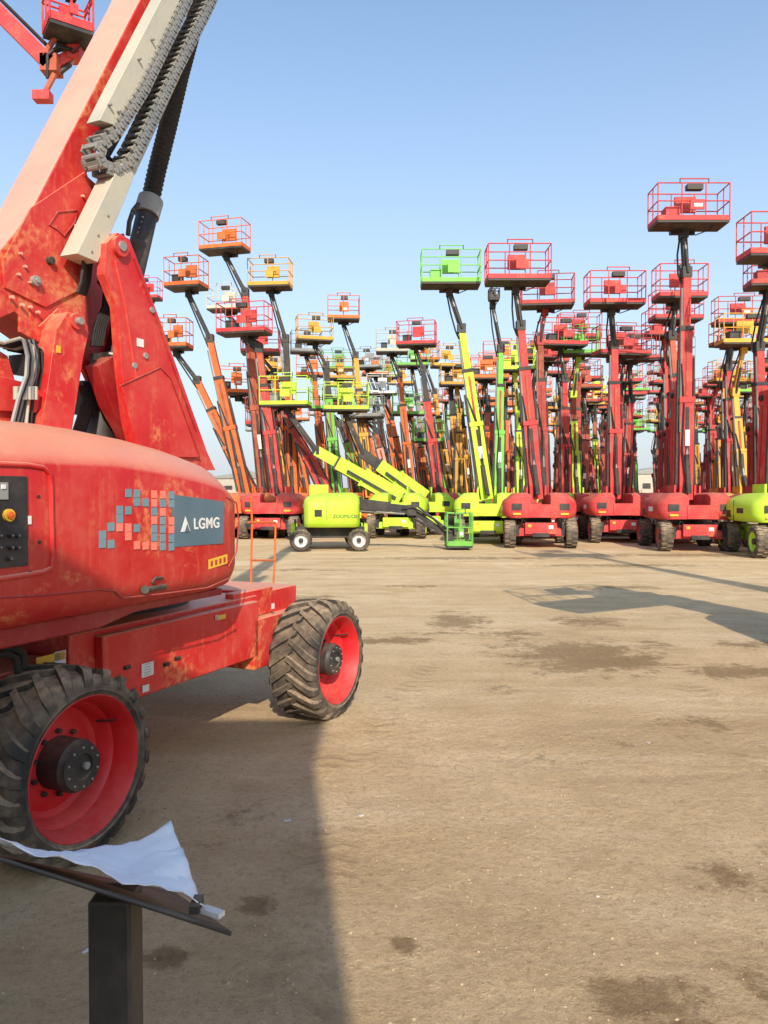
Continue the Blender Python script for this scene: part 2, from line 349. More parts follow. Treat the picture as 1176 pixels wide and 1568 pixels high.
    for s_,ww in((1,.07),(-1,.05)):
        mb.beam(P+dn*L*.05+a*s_*.24*bs-b*.1,P+dn*L*.62+a*s_*.2*bs-b*.1,ww,.1,BLK)
    mb.tube(P+dn*L*.3+a*.2-b*.22,P+dn*L*.93+a*.16-b*.14,.03,CHN,5)
    mb.tube(P+dn*L*.03-b*.45,P+dn*L*.2-b*.25,.08,BLK,8); mb.tube(P+dn*L*.2-b*.25,P+dn*L*.3-b*.18,.045,STL,8)
    for k in range(2):
        o=random.uniform(-.15,.15)
        mb.path([P+dn*L*.02+a*o-b*.3,P+dn*L*.1-b*.36+a*o*.5,P+dn*L*.22+a*(o+.05)-b*.28,P+dn*L*.42+a*o-b*.25,P+dn*L*.6+a*(.18)-b*.22],.02,RUB,5)
    if random.random()<.4: mb.beam(P+dn*L*.24-b*.245*bs,P+dn*L*.31-b*.245*bs,.14,.012,WHT)
    mb.box(K,(.28,.32,.32),jc)
    pts=[K]+[V(v)-O for v in via]
    for u,v in zip(pts,pts[1:]):
        mb.beam(u,v,.26,.3,cm); mb.box(v,(.3,.3,.3),DKR); e,f=mb.basis((v-u).normalized()); mb.path([u+e*.18,(u+v)/2+e*.2+f*.15,v+e*.2],.035,RUB,5); mb.tube(u+f*.25,v+f*.2,.05,BLK,8)
        mb.tube(v+V((-.1,-.1,.1)),v+V((.3,-.15,.7)),.05,DKR,8); mb.tube(v+V((.1,-.1,-.2)),v+V((-.15,-.1,-.65)),.05,DKR,8); mb.box(v+V((-.12,-.1,-.6)),(.3,.2,.16),FRED)
    K2=pts[-1]
    J=B+V((0,.35,-.12)) if not low else B+V((-.3,0,.3))
    mb.beam(K2,J,.13*bs,.17*bs,jc); e,f=mb.basis((J-K2).normalized())
    mb.tube(K2+f*.2,J+f*.14,.035,BLK,6); mb.tube(K2-f*.17,K2+(J-K2)*.6-f*.12,.045,BLK,6); mb.tube(K2+(J-K2)*.6-f*.12,K2+(J-K2)*.8-f*.08,.025,STL,6)
    mb.path([K2+e*.14-dn*.3,K2+e*.2+f*.1,K2+(J-K2)*.5+e*.16+f*.16,J+e*.1],.03,RUB,5)
    mb.box(J,(.22,.28,.28),jc)
    basket(mb,B,byaw,bw,bd,bh,ck)
    o=mb.obj(name,loc=(X,Y,0))
    if lettering:
        tc_=bpy.data.curves.new("brand_lettering","FONT"); tc_.body=lettering; tc_.size=.14; tc_.extrude=.002; tc_.materials.append(MATS[BLK])
        t=bpy.data.objects.new("brand_lettering",tc_); sc.collection.objects.link(t); t.parent=o
        R=Matrix.Rotation(yaw,3,'Z'); t.location=R@V((-1.128,-.08,.98)); t.rotation_euler=(math.pi/2,0,yaw-math.pi/2)
    return o
def gx(px,D): return (px-588)/F*D
def gz(py,D): return CH+(755-py)/F*D

def row_lift(X,D,h,cols,lean=0,jl=1.0,bw=2.2):
    cb,cm,ck=cols; dx=random.uniform(-.4,.12)+lean
    Bz=h-1.1; s=random.choice((-1,1))
    K=(X+dx*.85+s*.14,D+random.uniform(-.3,.3),Bz-random.uniform(1.1,1.9)*jl)
    lift("boom_lift",X,D,math.pi*random.choice((0,0,1))+random.uniform(-.06,.06)-.1,K,(X+dx,D-.5,Bz),cb,cm,ck,bw=bw,byaw=random.uniform(-.15,.15),artic=random.random()<.7,
         top=random.choice((cm,cm,cm,BLK,DKR)),jc=random.choice((BLK,BLK,cm)),bs=random.choice((1,1.1,1.2)))
front=[(9.25,23.6,9.05,10.75,2.1),(4.95,25,4.22,9.45,1.95),(8.25,27.4,8.0,9.3,1.9)]
for X,D,bx,h,bw in front:
    lift("boom_lift",X,D,-.1,(bx+.12+(X-bx)*.1,D,h-1.1-1.25),(bx,D-.5,h-1.1),FRED,FRED,FRED,bw=bw,artic=True,top=FRED,bs=1.15)
lift("boom_lift",10.85,21.2,-.1,(10.85,21.2,7.6),(10.6,20.7,7.95),LIME,FRED,FRED,bw=2.0,artic=True,bs=1.15)
lift("boom_lift",3.55,26.6,-.1,(gx(706,26.6),26.6,gz(505,26.6)),(gx(687,26.6),26.1,gz(440,26.1)),LIME,LIME,GRN,bw=1.95,bs=1.15)
lift("boom_lift",4.6,31,-.1,(gx(766,31),31,gz(535,31)),(gx(753,31),30.6,gz(465,31)),LIME,GRN,BLK,bw=.4,bh=.4,bd=.4)
rows={ 'R':(11.9,[25.5+4*i for i in range(12)]),'A':(9.25,[27.4+4*i for i in range(13)]),'B':(6.95,[31.4+4*i for i in range(12)]),
 'C':(4.45,[29+4*i for i in range(13)]),'D':(2.5,[35+4*i for i in range(11)]),'E':(.1,[38+4.2*i for i in range(10)]),
 'S':(14.3,[31+4*i for i in range(11)]),'T':(16.7,[37+4*i for i in range(9)]),'F':(-2.2,[42+4.5*i for i in range(8)])}
pal={'A':[FRED,FRED,FRED,YEL,FRED,DKR],'B':[FRED,FRED,FRED,GRN,GRY],'C':[FRED,FRED,DKR,FRED,LIME],'D':[FRED,YEL,LIME,FRED,GRN],'E':[ORG,YEL,FRED,YEL,ORG],
 'F':[ORG,YEL,FRED,ORG],'R':[YEL,YEL,FRED,FRED],'S':[YEL,YEL,FRED,YEL],'T':[YEL,FRED,YEL,GRY]}
for k,(x0,Ds) in rows.items():
    for j,D in enumerate(Ds):
        c=random.choice(pal[k]); X=x0+.34*(D-23.6)+random.uniform(-.2,.2); D2=D+random.uniform(-.5,.5)
        if k in 'ABC' and j<3: c=FRED
        if k=='R' and j<3: c=(FRED,YEL,FRED)[j]
        h=random.uniform(7.9,10.1) if D>28 else 9.4
        ck=c if random.random()<.75 or (k in 'ABCR' and j<3) else random.choice((FRED,GRY,GRN,YEL)); cb=c if c not in(GRY,) else FRED
        row_lift(X,D2,h,(cb,c,ck),bw=random.choice((1.6,1.9,2.1)))
row_lift(gx(888,33),33.6,gz(505,33),(LIME,LIME,GRN),bw=1.5)

L=[(349,336,31,1.9,405,377,450,(ORG,DKR,ORG)),(291,391,30,1.5,378,323,520,(ORG,ORG,ORG)),(417,394,32,1.75,448,438,520,(ORG,ORG,YEL)),
 (272,484,30.5,1.3,390,303,583,(FRED,ORG,ORG)),(378,460,29.5,2.0,425,398,535,(FRED,FRED,FRED)),(352,436,38,1.9,430,385,525,(YEL,FRED,CREAM)),
 (483,481,36,1.7,515,500,560,(LIME,GRN,YEL)),(527,451,38,1.6,565,545,545,(ORG,YEL,ORG)),(365,558,33,1.6,430,402,625,(ORG,ORG,ORG)),
 (600,503,40,1.7,632,612,575,(FRED,ORG,CREAM)),(637,489,37,1.9,672,647,565,(FRED,FRED,FRED)),(684,527,42,1.8,705,690,595,(YEL,YEL,YEL)),
 (563,532,46,1.7,600,575,600,(GRY,GRY,GRY)),(520,547,44,1.7,560,535,610,(YEL,YEL,YEL)),(470,505,42,1.7,500,482,580,(YEL,ORG,GRY)),
 (650,520,46,1.7,690,665,600,(GRY,YEL,ORG)),(585,570,44,1.8,625,600,640,(LIME,ORG,WHT)),(500,590,40,1.8,560,520,650,(GRN,GRN,GRN)),
 (560,600,38,1.8,600,575,660,(ORG,PINK,GRY)),(625,600,42,1.8,655,640,660,(LIME,ORG,GRN)),(740,545,44,1.7,765,745,610,(FRED,FRED,FRED)),
 (420,545,40,1.8,470,440,610,(FRED,ORG,YEL)),(230,425,44,1.6,320,255,560,(FRED,FRED,FRED)),(655,640,40,1.6,680,660,690,(GRN,GRN,GRN)),
 (440,572,30,1.95,612,484,690,(LIME,LIME,LIME)),(530,582,32,1.9,650,556,695,(LIME,LIME,LIME)),(402,500,36,1.8,452,420,570,(ORG,ORG,FRED)),
 (575,545,50,1.7,612,590,615,(ORG,ORG,ORG)),(615,560,52,1.7,650,628,620,(YEL,ORG,YEL)),(700,560,48,1.7,720,706,620,(YEL,YEL,YEL)),(545,575,52,1.7,585,560,640,(ORG,ORG,YEL))]
for bx,by,D,bw,base,kx,ky,c in L:
    z=gz(by,D-.7)-1.1-.12
    lift("boom_lift",gx(base,D),D,random.uniform(-.2,.3),(gx(kx,D),D,gz(ky,D)),(gx(bx,D),D-.35,z),*c,bw=bw*.95,byaw=random.uniform(-.25,.25),
         artic=by in(336,394,460,489,558),top=random.choice((c[1],c[1],BLK,DKR)),bs=1.6 if by in(572,582) else 1.15)
lift("boom_lift",gx(505,31),31,.1,(gx(432,31),31,gz(618,31)),(gx(400,31),31.6,gz(650,31)),FRED,FRED,FRED,bw=1.3,bs=1.2)
for i in range(26):
    D=random.uniform(44,78); px=random.uniform(405,720); X=gx(px,D); h=random.uniform(8.2,10.8); c=random.choice((ORG,YEL,FRED,YEL,ORG,GRY,DKR))
    row_lift(X,D,h,(c if c!=GRY else ORG,c,random.choice((c,c,GRY,GRN))),lean=-.8,bw=1.8)
# lime lift seen side-on, platform lowered to the ground
D=22.3
lift("boom_lift",gx(500,D),D+1.0,math.pi/2+.1,(gx(632,D),D+.9,gz(782,D)),(gx(707,D),D+.9,.1),LIME,BLK,GRN,bw=.75,rim=WHT,low=True,bh=1.0,lettering="ZOOMLION",wr=.33,wb=.84,hl=.62)
D=14
lift("boom_lift",-12.5,15,.3,(-9.2,14,12.6),(gx(118,D),D-.2,gz(74,D)),FRED,FRED,FRED,bw=.72,bh=.68,byaw=.6,jc=FRED,via=[(gx(86,D),D,gz(110,D))],bd=.6)
# lifts to the right of the viewpoint, outside the frame, whose shadows cross the yard
lift("boom_lift",5.75,7.0,.0,(5.1,6.0,4.6),(4.35,5.1,4.0),RED,RED,RED,bw=2.0,byaw=.5,artic=True,bs=1.6)
lift("boom_lift",8.2,4.2,.0,(7.9,4.2,9.6),(7.5,4.0,10.2),RED,RED,RED,bw=2.0)
mb=MB(); CASTER_H=5.75  # unseen building added behind the camera, sized to shade the left foreground
mb.box((-4.2,-6.5,CASTER_H/2),(10,5,CASTER_H),WALLM); mb.box((-4.2,-6.5,CASTER_H+.05),(10.2,5.2,.1),GRY)
for k in range(4):
    for z in (1.5,4.2): mb.box((-8+k*2.4,-3.99,z),(1.2,.06,1.0),BLK); mb.box((-8+k*2.4,-3.97,z-.55),(1.35,.12,.06),WHT)
mb.box((-.2,-3.98,1.05),(.95,.08,2.1),GRY)
mb.obj("shadow_caster_building")
mb=MB(); mb.box((40,170,1.2),(420,.4,2.4),WALLM)
for i in range(70): mb.box((-165+i*6,169.7,1.3),(.5,.3,2.7),WALLM)
mb.obj("boundary_wall")
for x,wd,h in((-30,22,5),(62,18,6),(25,26,4.5),(105,20,5.5)):
    mb=MB(); mb.box((0,0,h/2),(wd,10,h),WALLM); mb.prism([(-wd/2-.4,h),(wd/2+.4,h),(0,h+1.6)],-5.3,5.3,GRY)
    for k in range(int(wd/4)): mb.box((-wd/2+2+k*4,-5.02,h*.55),(1.8,.1,1.2),BLK)
    mb.obj("storage_shed",loc=(x,178,0))

# ------------------------------------------------------------------ foreground red boom lift
TH=math.atan2(.912,.41); P0=V((-1.36,3.5,0))
near=bpy.data.objects.new("articulated_boom_lift",None); sc.collection.objects.link(near)
near.location=P0; near.rotation_euler=(0,0,TH)
U=V((math.cos(TH),math.sin(TH))); LL=V((-math.sin(TH),math.cos(TH)))
def S(px,py,y):
    """photo measurement -> (a,z) in the vertical machine plane at lateral offset y"""
    r=(px-588)/F; s=(784-py)/F
    dx=r; dy=math.cos(PITCH)+s*math.sin(PITCH); dz=-math.sin(PITCH)+s*math.cos(PITCH)
    ax,ay=P0.x+LL.x*y,P0.y+LL.y*y
    a=(ay*dx-ax*dy)/(U.x*dy-U.y*dx); t=(ay+a*U.y)/dy
    return (a,CH+t*dz)
def S3(px,py,y): a,z=S(px,py,y); return V((a,y,z))
def poly(y,*pts): return [S(px,py,y) for px,py in pts]

def near_wheel(name,a,y,out,r=.45,wd=.37):
    mb=MB(); ax=V((0,out,0)); c=V((0,0,0))
    mb.lathe(c,ax,[(-.03,r*.71),(0,r*.73),(.012,r*.80),(.0,r*.88),(-.03,r*.93),(-wd*.5,r*.94),(-wd+.03,r*.93),(-wd,r*.88),(-wd-.01,r*.78),(-wd+.02,r*.7)],TYR,64)
    mb.lathe(c,ax,[(.008,r*.765),(.014,r*.775),(.014,r*.79),(.008,r*.8)],TYR,64)
    n=22
    for i in range(n):
        for half in(0,1):
            t0=2*math.pi*(i+.5*half)/n
            xs=[(.012,r*.86),(-.004,r*.94),(-.03,r*.995),(-wd*.3,r*1.0),(-wd*.56,r*1.0)]
            vs=[]
            for j,(x,rr) in enumerate(xs):
                if half: x=-wd-x
                th=t0+[0,.03,.07,.19,.33][j]; hw=[.06,.065,.07,.06,.05][j]
                dd=[.012,.03,.04,.045,.045][j]
                for rad,tw in((rr-dd,hw*1.15),(rr,hw*.85)):
                    for sg in(-1,1):
                        t=th+sg*tw; vs.append((math.sin(t)*rad,out*x,math.cos(t)*rad))
            fs=[]
            for j in range(4):
                o=j*4; fs+=[(o,o+4,o+6,o+2),(o+1,o+3,o+7,o+5),(o+2,o+6,o+7,o+3)]
            fs+=[(0,2,3,1),(16,17,19,18)]
            mb.add(vs,fs,TYR)
    mb.lathe(c,ax,[(-.03,r*.72),(.0,r*.735),(.004,r*.725),(-.012,r*.70),(-.03,r*.69),(-.05,r*.665),(-.12,r*.64),(-.135,r*.60),(-.2,r*.56),(-.215,r*.5),(-.19,r*.38),(-.19,.05)],WRED,64)
    mb.lathe(c,ax,[(-.2,r*.27),(-.06,r*.27),(-.05,r*.25),(-.03,r*.24),(-.025,r*.13),(-.035,r*.12),(-.035,0)],BLK,40)
    for k in range(10):
        t=2*math.pi*k/10; mb.tube((math.sin(t)*r*.33,out*-.195,math.cos(t)*r*.33),(math.sin(t)*r*.33,out*-.165,math.cos(t)*r*.33),.012,BLK,6)
        mb.tube((math.sin(t)*r*.2,out*-.04,math.cos(t)*r*.2),(math.sin(t)*r*.2,out*-.022,math.cos(t)*r*.2),.006,STL,6)
    mb.tube((.02,out*-.05,.0),(.02,out*-.02,.0),.018,STL,8)
    mb.path([(r*.5,out*-.17,r*.3),(r*.5,out*-.08,r*.33),(r*.52,out*-.05,r*.34)],.006,BLK,5)
    return mb.obj(name,near,(a,y,r-.01))
near_wheel("wheel_1",0,0,-1); near_wheel("wheel_2",2.5,0,-1); near_wheel("wheel_3",0,2.4,1); near_wheel("wheel_4",2.5,2.4,1)

mb=MB()
mb.box((1.2,1.2,.74),(1.75,1.5,.44),RED)
mb.box((1.25,.42,.73),(1.5,.06,.40),RED)
mb.box((2.42,1.2,.72),(.5,1.45,.5),RED); mb.box((0,1.2,.66),(.5,1.6,.4),RED)
mb.box((2.25,.56,.62),(.62,.34,.36),RED); mb.box((2.05,.5,.9),(.5,.08,.2),RED)
mb.box((.0,.55,.62),(.34,.4,.3),BLK); mb.box((2.5,.5,.5),(.25,.3,.24),RED)
mb.box((0,2.0,.5),(.25,.5,.24),BLK); mb.box((2.5,2.0,.5),(.25,.5,.24),BLK)
mb.tube((1.25,1.2,.95),(1.25,1.2,1.12),.62,BLK,48)
mb.obj("chassis",near,bevel=.01)
mb=MB()
for px,py,wpx,hpx,m in((78,1008,40,12,STK),(92,1010,16,26,WHT),(226,1025,22,24,WHT),(223,1054,12,12,WHT),(338,945,24,9,STK),(332,946,7,10,WHT),(418,928,8,12,WHT)):
    y=.385; a,z=S(px,py,y); t=3.9/F; mb.box((a,y,z),(wpx*t*1.35,.004,hpx*t),m)
for k in range(5):
    a,z=S(226,1017+k*4,.38); mb.box((a,.3815,z),(.05,.002,.003),GRY)
for px,py in((195,1022),(255,1017),(272,1008)):
    a,z=S(px,py,.386); mb.tube((a-.02,.388,z),(a+.02,.388,z),.012,BLK,8); mb.box((a,.388,z),(.05,.008,.022),BLK)
mb.obj("chassis_decals",near)

def pod(name,flip):
    mb=MB(); rings=[]
    for a,i,T,b in((-1.85,.3,1.7,.08),(-1.82,.14,1.86,.03),(-1.72,.03,1.98,0),(-1.5,0,2.03,0),(-.6,0,2.06,0),(.2,0,2.06,0),(.55,0,2.03,0),(.85,0,1.99,0),(1.03,.003,1.955,0),(1.14,.018,1.92,.003),(1.23,.05,1.885,.01),(1.30,.1,1.84,.03),(1.345,.18,1.79,.06),(1.37,.3,1.72,.1)):
        pr=[(.55,1.09+b),(.2+i*.6,1.10+b),(.05+i,1.15+b),(.012+i,1.22+b),(i,1.26+b),(i,T-.245),(.006+i,T-.225),(.035+i,T-.19),(.14+i,T-.10),(.3+i,T-.045),(.55+i*.4,T-.008),(.78,T),(.84,T-.04),(.84,1.09+b)]
        rings.append([(a,(2.4-y if flip else y),z) for y,z in pr])
    mb.loft(rings,RED); return mb.obj(name,near,ang=50)
pod("engine_hood",False); pod("far_hood",True)
mb=MB()
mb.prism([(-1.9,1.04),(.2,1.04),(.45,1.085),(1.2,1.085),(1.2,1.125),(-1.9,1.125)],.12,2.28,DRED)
mb.box((1.05,1.2,1.35),(.5,.9,.5),RED)
mb.box((-.3,1.2,1.2),(2.6,.7,.25),BLK)
mb.obj("turntable_frame",near,bevel=.008)
mb=MB()
def quad(px0,py0,px1,py1,m,y=-.004,th=.006):
    a0,z0=S(px0,py0,y); a1,z1=S(px1,py1,y); mb.box(((a0+a1)/2,y,(z0+z1)/2),(abs(a1-a0),th,abs(z1-z0)),m)
def framepath(pts,r,m,y=0):
    mb.path([S3(px,py,y) for px,py in pts],r,m,8)
framepath([(-60,708),(40,712),(66,716),(76,726),(78,745),(80,850),(78,870),(66,876),(-60,896)],.012,RED,.0)
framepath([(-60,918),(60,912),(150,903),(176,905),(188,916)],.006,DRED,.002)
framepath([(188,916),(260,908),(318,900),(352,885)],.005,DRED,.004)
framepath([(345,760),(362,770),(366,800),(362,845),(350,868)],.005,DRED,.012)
quad(-60,727,42,866,BLK,-.002,.012)
quad(-40,738,12,765,GRY,-.01,.01); quad(2,742,9,749,WHT,-.017,.006)
for px,py,m,r in((10,789,ORG,.016),(12,820,GRY,.01),(22,820,GRY,.01),(12,838,GRY,.01),(22,838,GRY,.01),(-6,820,GRY,.01),(-6,838,GRY,.01),(10,855,GRY,.01)):
    p=S3(px,py,0); mb.tube(p+V((0,-.005,0)),p+V((0,-.03,0)),r,m if py<800 else BLK,12); mb.tube(p+V((0,-.028,0)),p+V((0,-.033,0)),r*.4,m,8)
p=S3(10,789,0); mb.tube(p+V((0,-.005,0)),p+V((0,-.022,0)),.026,STK,16)
mb.tube(S3(222,903,.0),S3(253,898,.0),.014,BLK,10); mb.tube(S3(222,903,-.012),S3(222,903,.03),.022,BLK,12); mb.path([S3(232,893,.0),S3(238,885,-.01),S3(250,885,-.01)],.008,BLK,6)
for px,py in((58,760),(60,830),(46,876)):
    p=S3(px,py,0); mb.tube(p,p+V((0,-.006,0)),.008,BLK,8)
quad(42,790,48,803,WHT,-.003)
mb.obj("ground_control_panel",near,bevel=.002)
mb=MB()
a0,z0=S(262,757,0);a1,z1=S(343,768,0);a2,z2=S(341,832,0);a3,z3=S(262,838,0)
mb.add([(a0,-.004,z0),(a1,-.004,z1),(a2,-.004,z2),(a3,-.004,z3)],[(0,1,2,3)],BLU)
rs=random.Random(5)
cells=set()
for gxi in range(9):
    for gyi in range(7):
        pr=.2+.09*gxi - (.3 if gyi<2 and gxi<3 else 0)
        if rs.random()<pr: cells.add((gxi,gyi))
cells|={(0,5),(2,3),(1,6)}
for k,(gxi,gyi) in enumerate(sorted(cells)):
    m=SQB if rs.random()<(.85 if gxi<4 else .55) else LRED
    a,z=S(153+13.2*gxi+4,756+13.2*gyi-(8-gxi)*.6+2,-.003); mb.box((a,-.003,z),(.042,.003,.040),m)
def tri(px,py,s,m,y):
    a,z=S(px,py,y); mb.add([(a-s,y,z-s),(a+s,y,z-s),(a,y,z+s)],[(0,1,2)],m)
tri(284,802,.042,WHT,-.0065); tri(287,808,.022,BLU,-.009)
mb.add([(.9,-.003,1.325),(1.08,-.003,1.345),(1.08,-.003,1.29),(.9,-.003,1.27)],[(0,1,2,3)],STK)
for k in range(4): mb.add([(.92+k*.04,-.005,1.315+k*.004),(.94+k*.04,-.005,1.317+k*.004),(.94+k*.04,-.005,1.287+k*.004),(.92+k*.04,-.005,1.285+k*.004)],[(0,1,2,3)],DRED)
mb.obj("hood_decals",near)
tcu=bpy.data.curves.new("brand_lettering","FONT"); tcu.body="LGMG"; tcu.size=.082; tcu.extrude=.001; tcu.offset=.0022; tcu.space_character=1.08
tcu.materials.append(MATS[WHT]); to=bpy.data.objects.new("brand_lettering",tcu); sc.collection.objects.link(to); to.parent=near
a,z=S(295,810,0); to.location=(a,-.0065,z); to.rotation_euler=(math.pi/2,0,0)

mb=MB(); y0,y1=.82,1.1
main=poly(y0,(-150,700),(-110,520),(45,330),(215,0),(330,-260),(388,-260),(252,0),(132,268),(168,300),(160,345),(122,392),(132,430),(136,512),(78,520),(22,478),(-30,500),(-60,640))
mb.prism(main,y0,y1,RED)
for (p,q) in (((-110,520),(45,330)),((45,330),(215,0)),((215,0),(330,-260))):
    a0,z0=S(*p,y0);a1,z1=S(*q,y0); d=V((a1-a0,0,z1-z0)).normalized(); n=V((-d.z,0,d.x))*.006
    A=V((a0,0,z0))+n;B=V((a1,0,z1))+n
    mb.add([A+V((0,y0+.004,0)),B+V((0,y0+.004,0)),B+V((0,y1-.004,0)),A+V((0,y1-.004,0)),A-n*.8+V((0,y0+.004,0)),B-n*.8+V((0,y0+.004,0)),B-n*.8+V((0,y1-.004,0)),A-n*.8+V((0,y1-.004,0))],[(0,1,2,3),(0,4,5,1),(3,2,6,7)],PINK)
mb.obj("main_boom",near,bevel=.006)
mb=MB()
m0,m1=S3(359,-255,.96),S3(430,-420,.96); d=(m1-m0).normalized(); base=m0-d*.3
mb.beam(base,base+d*3.6,.2,.3,RED); mb.beam(base+d*3.5,base+d*6.5,.15,.22,STL); K=base+d*6.5
mb.beam(K,K+V((-.5,0,1.3)),.12,.15,BLK)
mb.M=Matrix.Translation(K+V((-.9,0,1.4))); basket(mb,V((0,0,0)),math.pi/2,2.2,.85,1.1,RED); mb.M=Matrix.Identity(4)
mb.obj("telescopic_section_and_platform",near)
mb=MB()
def plate(y,t,m,*pts): mb.prism(poly(y,*pts),y,y+t,m)
plate(.805,.013,RED,(48,318),(132,262),(140,290),(165,305),(150,350),(125,385),(130,440),(70,470),(8,440),(4,400))
plate(.79,.014,RED,(30,480),(60,500),(90,472),(120,470),(134,500),(132,518),(100,524),(60,524),(30,508))
framepath([(88,352),(75,345),(88,325),(118,322),(115,340),(98,362),(88,352)],.006,DRED,.803)
for px,py,r in((78,399,.022),(55,430,.028),(119,490,.026),(47,432,.006),(33,388,.008),(40,408,.008),(30,420,.008),(128,300,.008),(117,345,.008),(48,470,.009),(60,478,.009),(118,370,.008),(20,455,.01),(36,467,.01)):
    p=S3(px,py,.79); mb.tube(p+V((0,.02,0)),p+V((0,-.012 if r>.02 else -.003,0)),r,STL if r>.024 else (BLK if r>.02 else PINK),14)
    if r>.024: mb.tube(p,p+V((0,-.024,0)),r*.55,STL,6)
mb.obj("boom_base_plates",near,bevel=.004)
mb=MB()
TP=((163,372),(180,356),(198,366),(206,386),(245,490),(318,694),(330,720),(215,720),(196,640),(186,560),(180,470),(160,420))
plate(.6,.06,RED,*TP); plate(1.3,.06,RED,*TP)
e0,e1=S3(200,372,.6),S3(326,706,.6); mb.beam(e0+V((0,.38,0)),e1+V((0,.38,0)),.8,.03,RED)
framepath([(205,395),(240,490),(300,660)],.007,DRED,.598)
framepath([(176,400),(192,470),(205,560),(222,640)],.009,RED,.597)
p=S3(181,378,.6); mb.tube(p+V((0,.8,0)),p+V((0,-.03,0)),.06,RED,20); mb.tube(p,p+V((0,-.04,0)),.03,STL,12)
for px,py in((222,545),(232,475),(205,560)):
    p=S3(px,py,.6); mb.tube(p,p+V((0,-.012,0)),.02,STL,10)
plate(.575,.02,RED,(186,590),(245,563),(262,580),(306,700),(215,700))
framepath([(186,590),(245,563),(262,580),(306,700)],.006,DRED,.573)
a,z=S(215,525,.597); mb.box((a,.597,z),(.06,.004,.05),WHT)
mb.obj("tower_plates",near,bevel=.005)
mb=MB()
plate(.68,.14,RED,(86,505),(104,478),(126,482),(136,510),(128,545),(104,700),(56,700),(72,600))
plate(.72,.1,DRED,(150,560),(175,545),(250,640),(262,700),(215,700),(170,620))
plate(.75,.12,RED,(-60,500),(12,545),(34,620),(20,700),(-60,700))
plate(.72,.08,RED,(-60,560),(55,590),(70,612),(55,632),(-60,625))
p=S3(119,492,.66); mb.tube(p+V((0,.2,0)),p,.045,RED,18); mb.tube(p,p+V((0,-.03,0)),.022,STL,12)
a,z=S(90,535,.675); mb.box((a,.676,z),(.03,.004,.04),STK)
mb.obj("link_arms",near,bevel=.006)
mb=MB()
c=[S3(148,690,.95),S3(172,556,.95),S3(188,470,.95),S3(228,316,.95)]
mb.tube(c[0],c[1],.088,BLK,24); mb.tube(c[1],c[3],.07,BLK,24); mb.tube(c[1]+(c[0]-c[1])*.12,c[1]-(c[0]-c[1])*.06,.098,STL,24)
pts=[S3(x,y,.95) for x,y in((228,318),(240,262),(258,190),(277,110),(296,40),(318,-40),(352,-150))]
for i in range(len(pts)-1):
    n=max(3,int((pts[i+1]-pts[i]).length/.035))
    for k in range(n):
        u=pts[i].lerp(pts[i+1],k/n); v=pts[i].lerp(pts[i+1],(k+1)/n); m=(u+v)/2
        mb.tube(u,m,.05,RUB,18,.064); mb.tube(m,v,.064,RUB,18,.05)
mb.tube(S3(224,330,.95),S3(231,306,.95),.085,GRY,20)
mb.path([S3(x,y,.88) for x,y in((196,360),(198,340),(204,322),(212,312))],.015,BLK,8)
mb.box(S3(165,557,.86),(.2,.1,.1),BLK)
mb.obj("lift_cylinder",near)
mb=MB()
plate(.66,.1,CREAM,(152,184),(180,128),(246,0),(300,-110),(330,-110),(276,0),(206,150),(188,196))
plate(.64,.13,CREAM,(118,388),(150,402),(192,305),(206,268),(190,246),(178,262))
plate(.66,.03,CREAM,(192,262),(207,268),(330,0),(385,-120),(375,-120),(318,0))
for px,py in((170,160),(184,170),(215,90),(235,60),(150,360),(165,330),(140,385)):
    p=S3(px,py,.64); mb.tube(p+V((0,.03,0)),p+V((0,-.006,0)),.009,STL,8)
mb.obj("cable_tray",near,bevel=.003)
mb=MB()
def chain(pxs,y,size=.058,wd=.11):
    pts=[S3(a,b,y) for a,b in pxs]; out=[]
    for i in range(len(pts)-1):
        n=max(1,int((pts[i+1]-pts[i]).length/size))
        for k in range(n): out.append(pts[i].lerp(pts[i+1],k/n))
    out.append(pts[-1])
    for i in range(len(out)-1):
        u,v=out[i],out[i+1]; m=(u+v)/2; d=(v-u); an=math.atan2(d.z,d.x); R=Matrix.Rotation(-an,3,'Y')
        for sy in(-1,1):
            mb.box(m+V((0,sy*wd/2,0)),(size*.86,.012,.075),CHN,R); mb.box(m+V((0,sy*(wd/2+.008),0)),(size*.3,.008,.03),STL,R)
        mb.box(m+R@V((0,0,.034)),(size*.35,wd,.01),CHN,R); mb.box(m-R@V((0,0,.034)),(size*.35,wd,.01),CHN,R)
        mb.tube(u+V((0,-wd/2-.014,0)),u+V((0,wd/2+.014,0)),.016,STL,8)
chain([(345,-140),(288,-20),(210,140),(168,205),(146,222),(141,240),(148,256),(166,264),(186,254),(202,230),(250,130),(308,18),(376,-125)],.7)
for k in range(3):
    mb.path([S3(a+k*4,b,.72+k*.02) for a,b in((330,-100),(278,10),(215,135),(175,210),(158,240),(172,250),(192,235),(240,140),(300,15))],.011,RUB,6)
mb.obj("cable_chain",near)
mb=MB()
for k in range(6):
    o=k*3.2
    mb.path([S3(x+o*.8,y,.7+k*.02) for x,y in((128,396),(126,415),(124,432),(118,448+k))],.009,RUB,6)
    mb.path([S3(x+o,y,.66+k*.015) for x,y in((36,520),(42,545),(40,575),(28,610),(18,650))],.011,RUB if k%2 else STL,6)
    mb.path([S3(x+o*2,y+k*3,.7+k*.02) for x,y in((-20,520),(5,525),(30,518),(50,530),(52,560),(44,600),(40,650))],.010,RUB if k%3 else CREAM,6)
    mb.path([S3(x+o,y,.9) for x,y in((120,590),(128,610),(120,640),(110,670))],.012,RUB,6)
    mb.path([S3(x+o,y,.85) for x,y in((150,430),(160,445),(158,470),(145,500),(140,530))],.010,RUB,6)
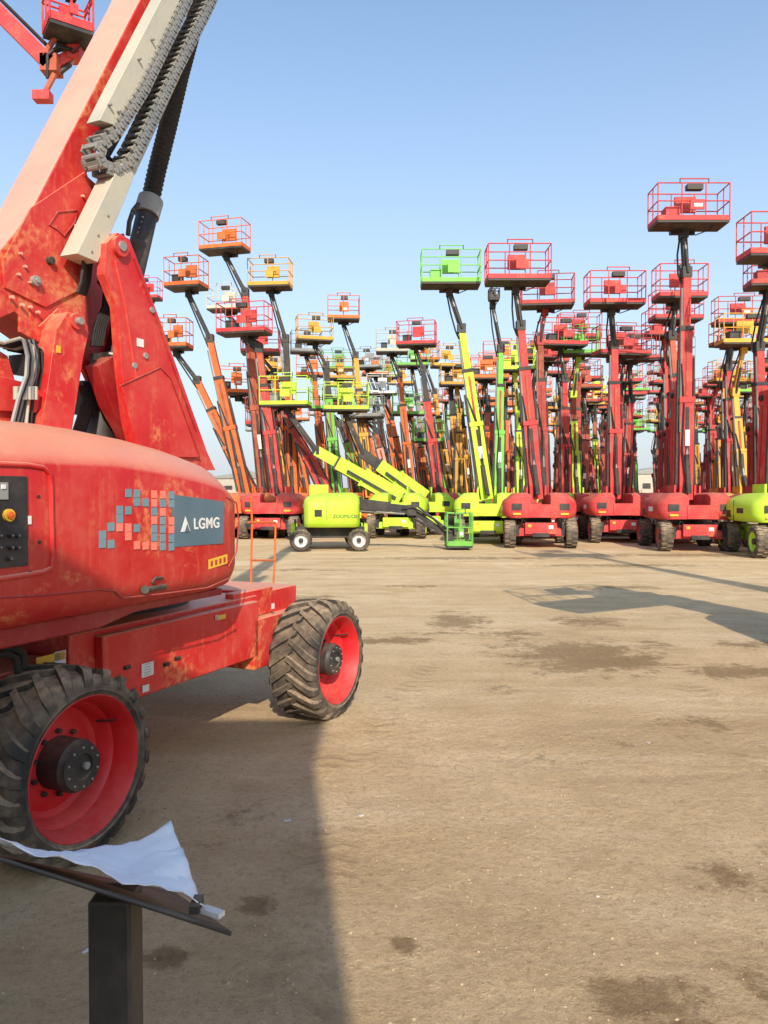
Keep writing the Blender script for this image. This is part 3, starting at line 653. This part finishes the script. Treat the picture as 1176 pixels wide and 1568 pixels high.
for k in range(7): mb.tube(S3(24+k*5,592,.68),S3(24+k*5,612,.68),.013,STL if k%2 else CREAM,8)
mb.box(S3(40,560,.8),(.12,.12,.1),BLK); mb.box(S3(128,610,.95),(.1,.1,.2),BLK)
mb.path([S3(x,y,.3) for x,y in((0,990),(20,992),(34,1000),(36,1022))],.02,RUB,8)
mb.path([S3(x,y,.3) for x,y in((-20,1010),(8,1000),(24,1008),(28,1030))],.018,RUB,8)
mb.obj("hydraulic_hoses",near)
mb=MB()
y=.9
for pts in (((384,905),(386,800),(384,760)),((418,905),(421,850),(422,800)),((384,858),(421,858)),((380,800),(422,800)),((378,897),(425,910))):
    mb.path([S3(px,py,y) for px,py in pts],.009,ORG,8)
mb.obj("entry_rail",near)

# ------------------------------------------------------------------ notice stand in the foreground
st=bpy.data.objects.new("notice_stand",None); sc.collection.objects.link(st); sp=V((gx(172,1.02),1.02,0)); st.location=sp
mb=MB(); mb.box((0,0,.582),(.056,.056,1.165),BLK); mb.box((0,0,.01),(.34,.34,.02),BLK)
mb.obj("post",st,bevel=.004)
def pt(px,py,D): return V((gx(px,D),D,gz(py,D)))-sp
def sheet(name,A,B,C,D_,m,off,curl,n=14,th=.0015):
    mb=MB(); vs=[];fs=[]
    for i in range(n+1):
        for j in range(n+1):
            u,v=i/n,j/n; p=A.lerp(B,u).lerp(D_.lerp(C,u),v); p=p+V((0,0,off+curl(u,v))); vs.append(p)
    for i in range(n):
        for j in range(n): a=i*(n+1)+j; fs.append((a,a+1,a+n+2,a+n+1))
    mb.add(vs,fs,m); o=mb.obj(name,st,ang=25 if n>20 else 80); s=o.modifiers.new("solid","SOLIDIFY"); s.thickness=th; return o
A,B,C,Dd=pt(-60,1305,1.12),pt(262,1372,1.1),pt(352,1436,.94),pt(0,1320,.92)
sheet("board",A,B,C,Dd,BLK,0,lambda u,v:0,4,.005)
A2,B2,C2,D2=pt(-70,1302,1.13),pt(258,1362,1.12),pt(312,1410,.96),pt(0,1318,.925)
def curl(u,v):
    c=.072*max(0,(u-.5)/.5)**1.3*max(0,1-v*1.15)
    c+=.010*abs(math.sin(u*7.5+v*2))*(1-v*.3)
    c+=.010*abs(mn.noise(V((u*5,v*5,1.3))))+.008*abs(mn.noise(V((u*11,v*9,4.3))))
    return c
sheet("paper_notice",A2,B2,C2,D2,PAPER,.008,curl,26,.0008)
mb=MB(); c=pt(322,1412,.96); mb.box(c+V((0,0,.006)),(.03,.012,.006),WHT,Matrix.Rotation(-.5,3,'Z')); c=pt(297,1400,.965); mb.box(c+V((0,0,.006)),(.012,.03,.01),BLK)
mb.obj("clip",st)
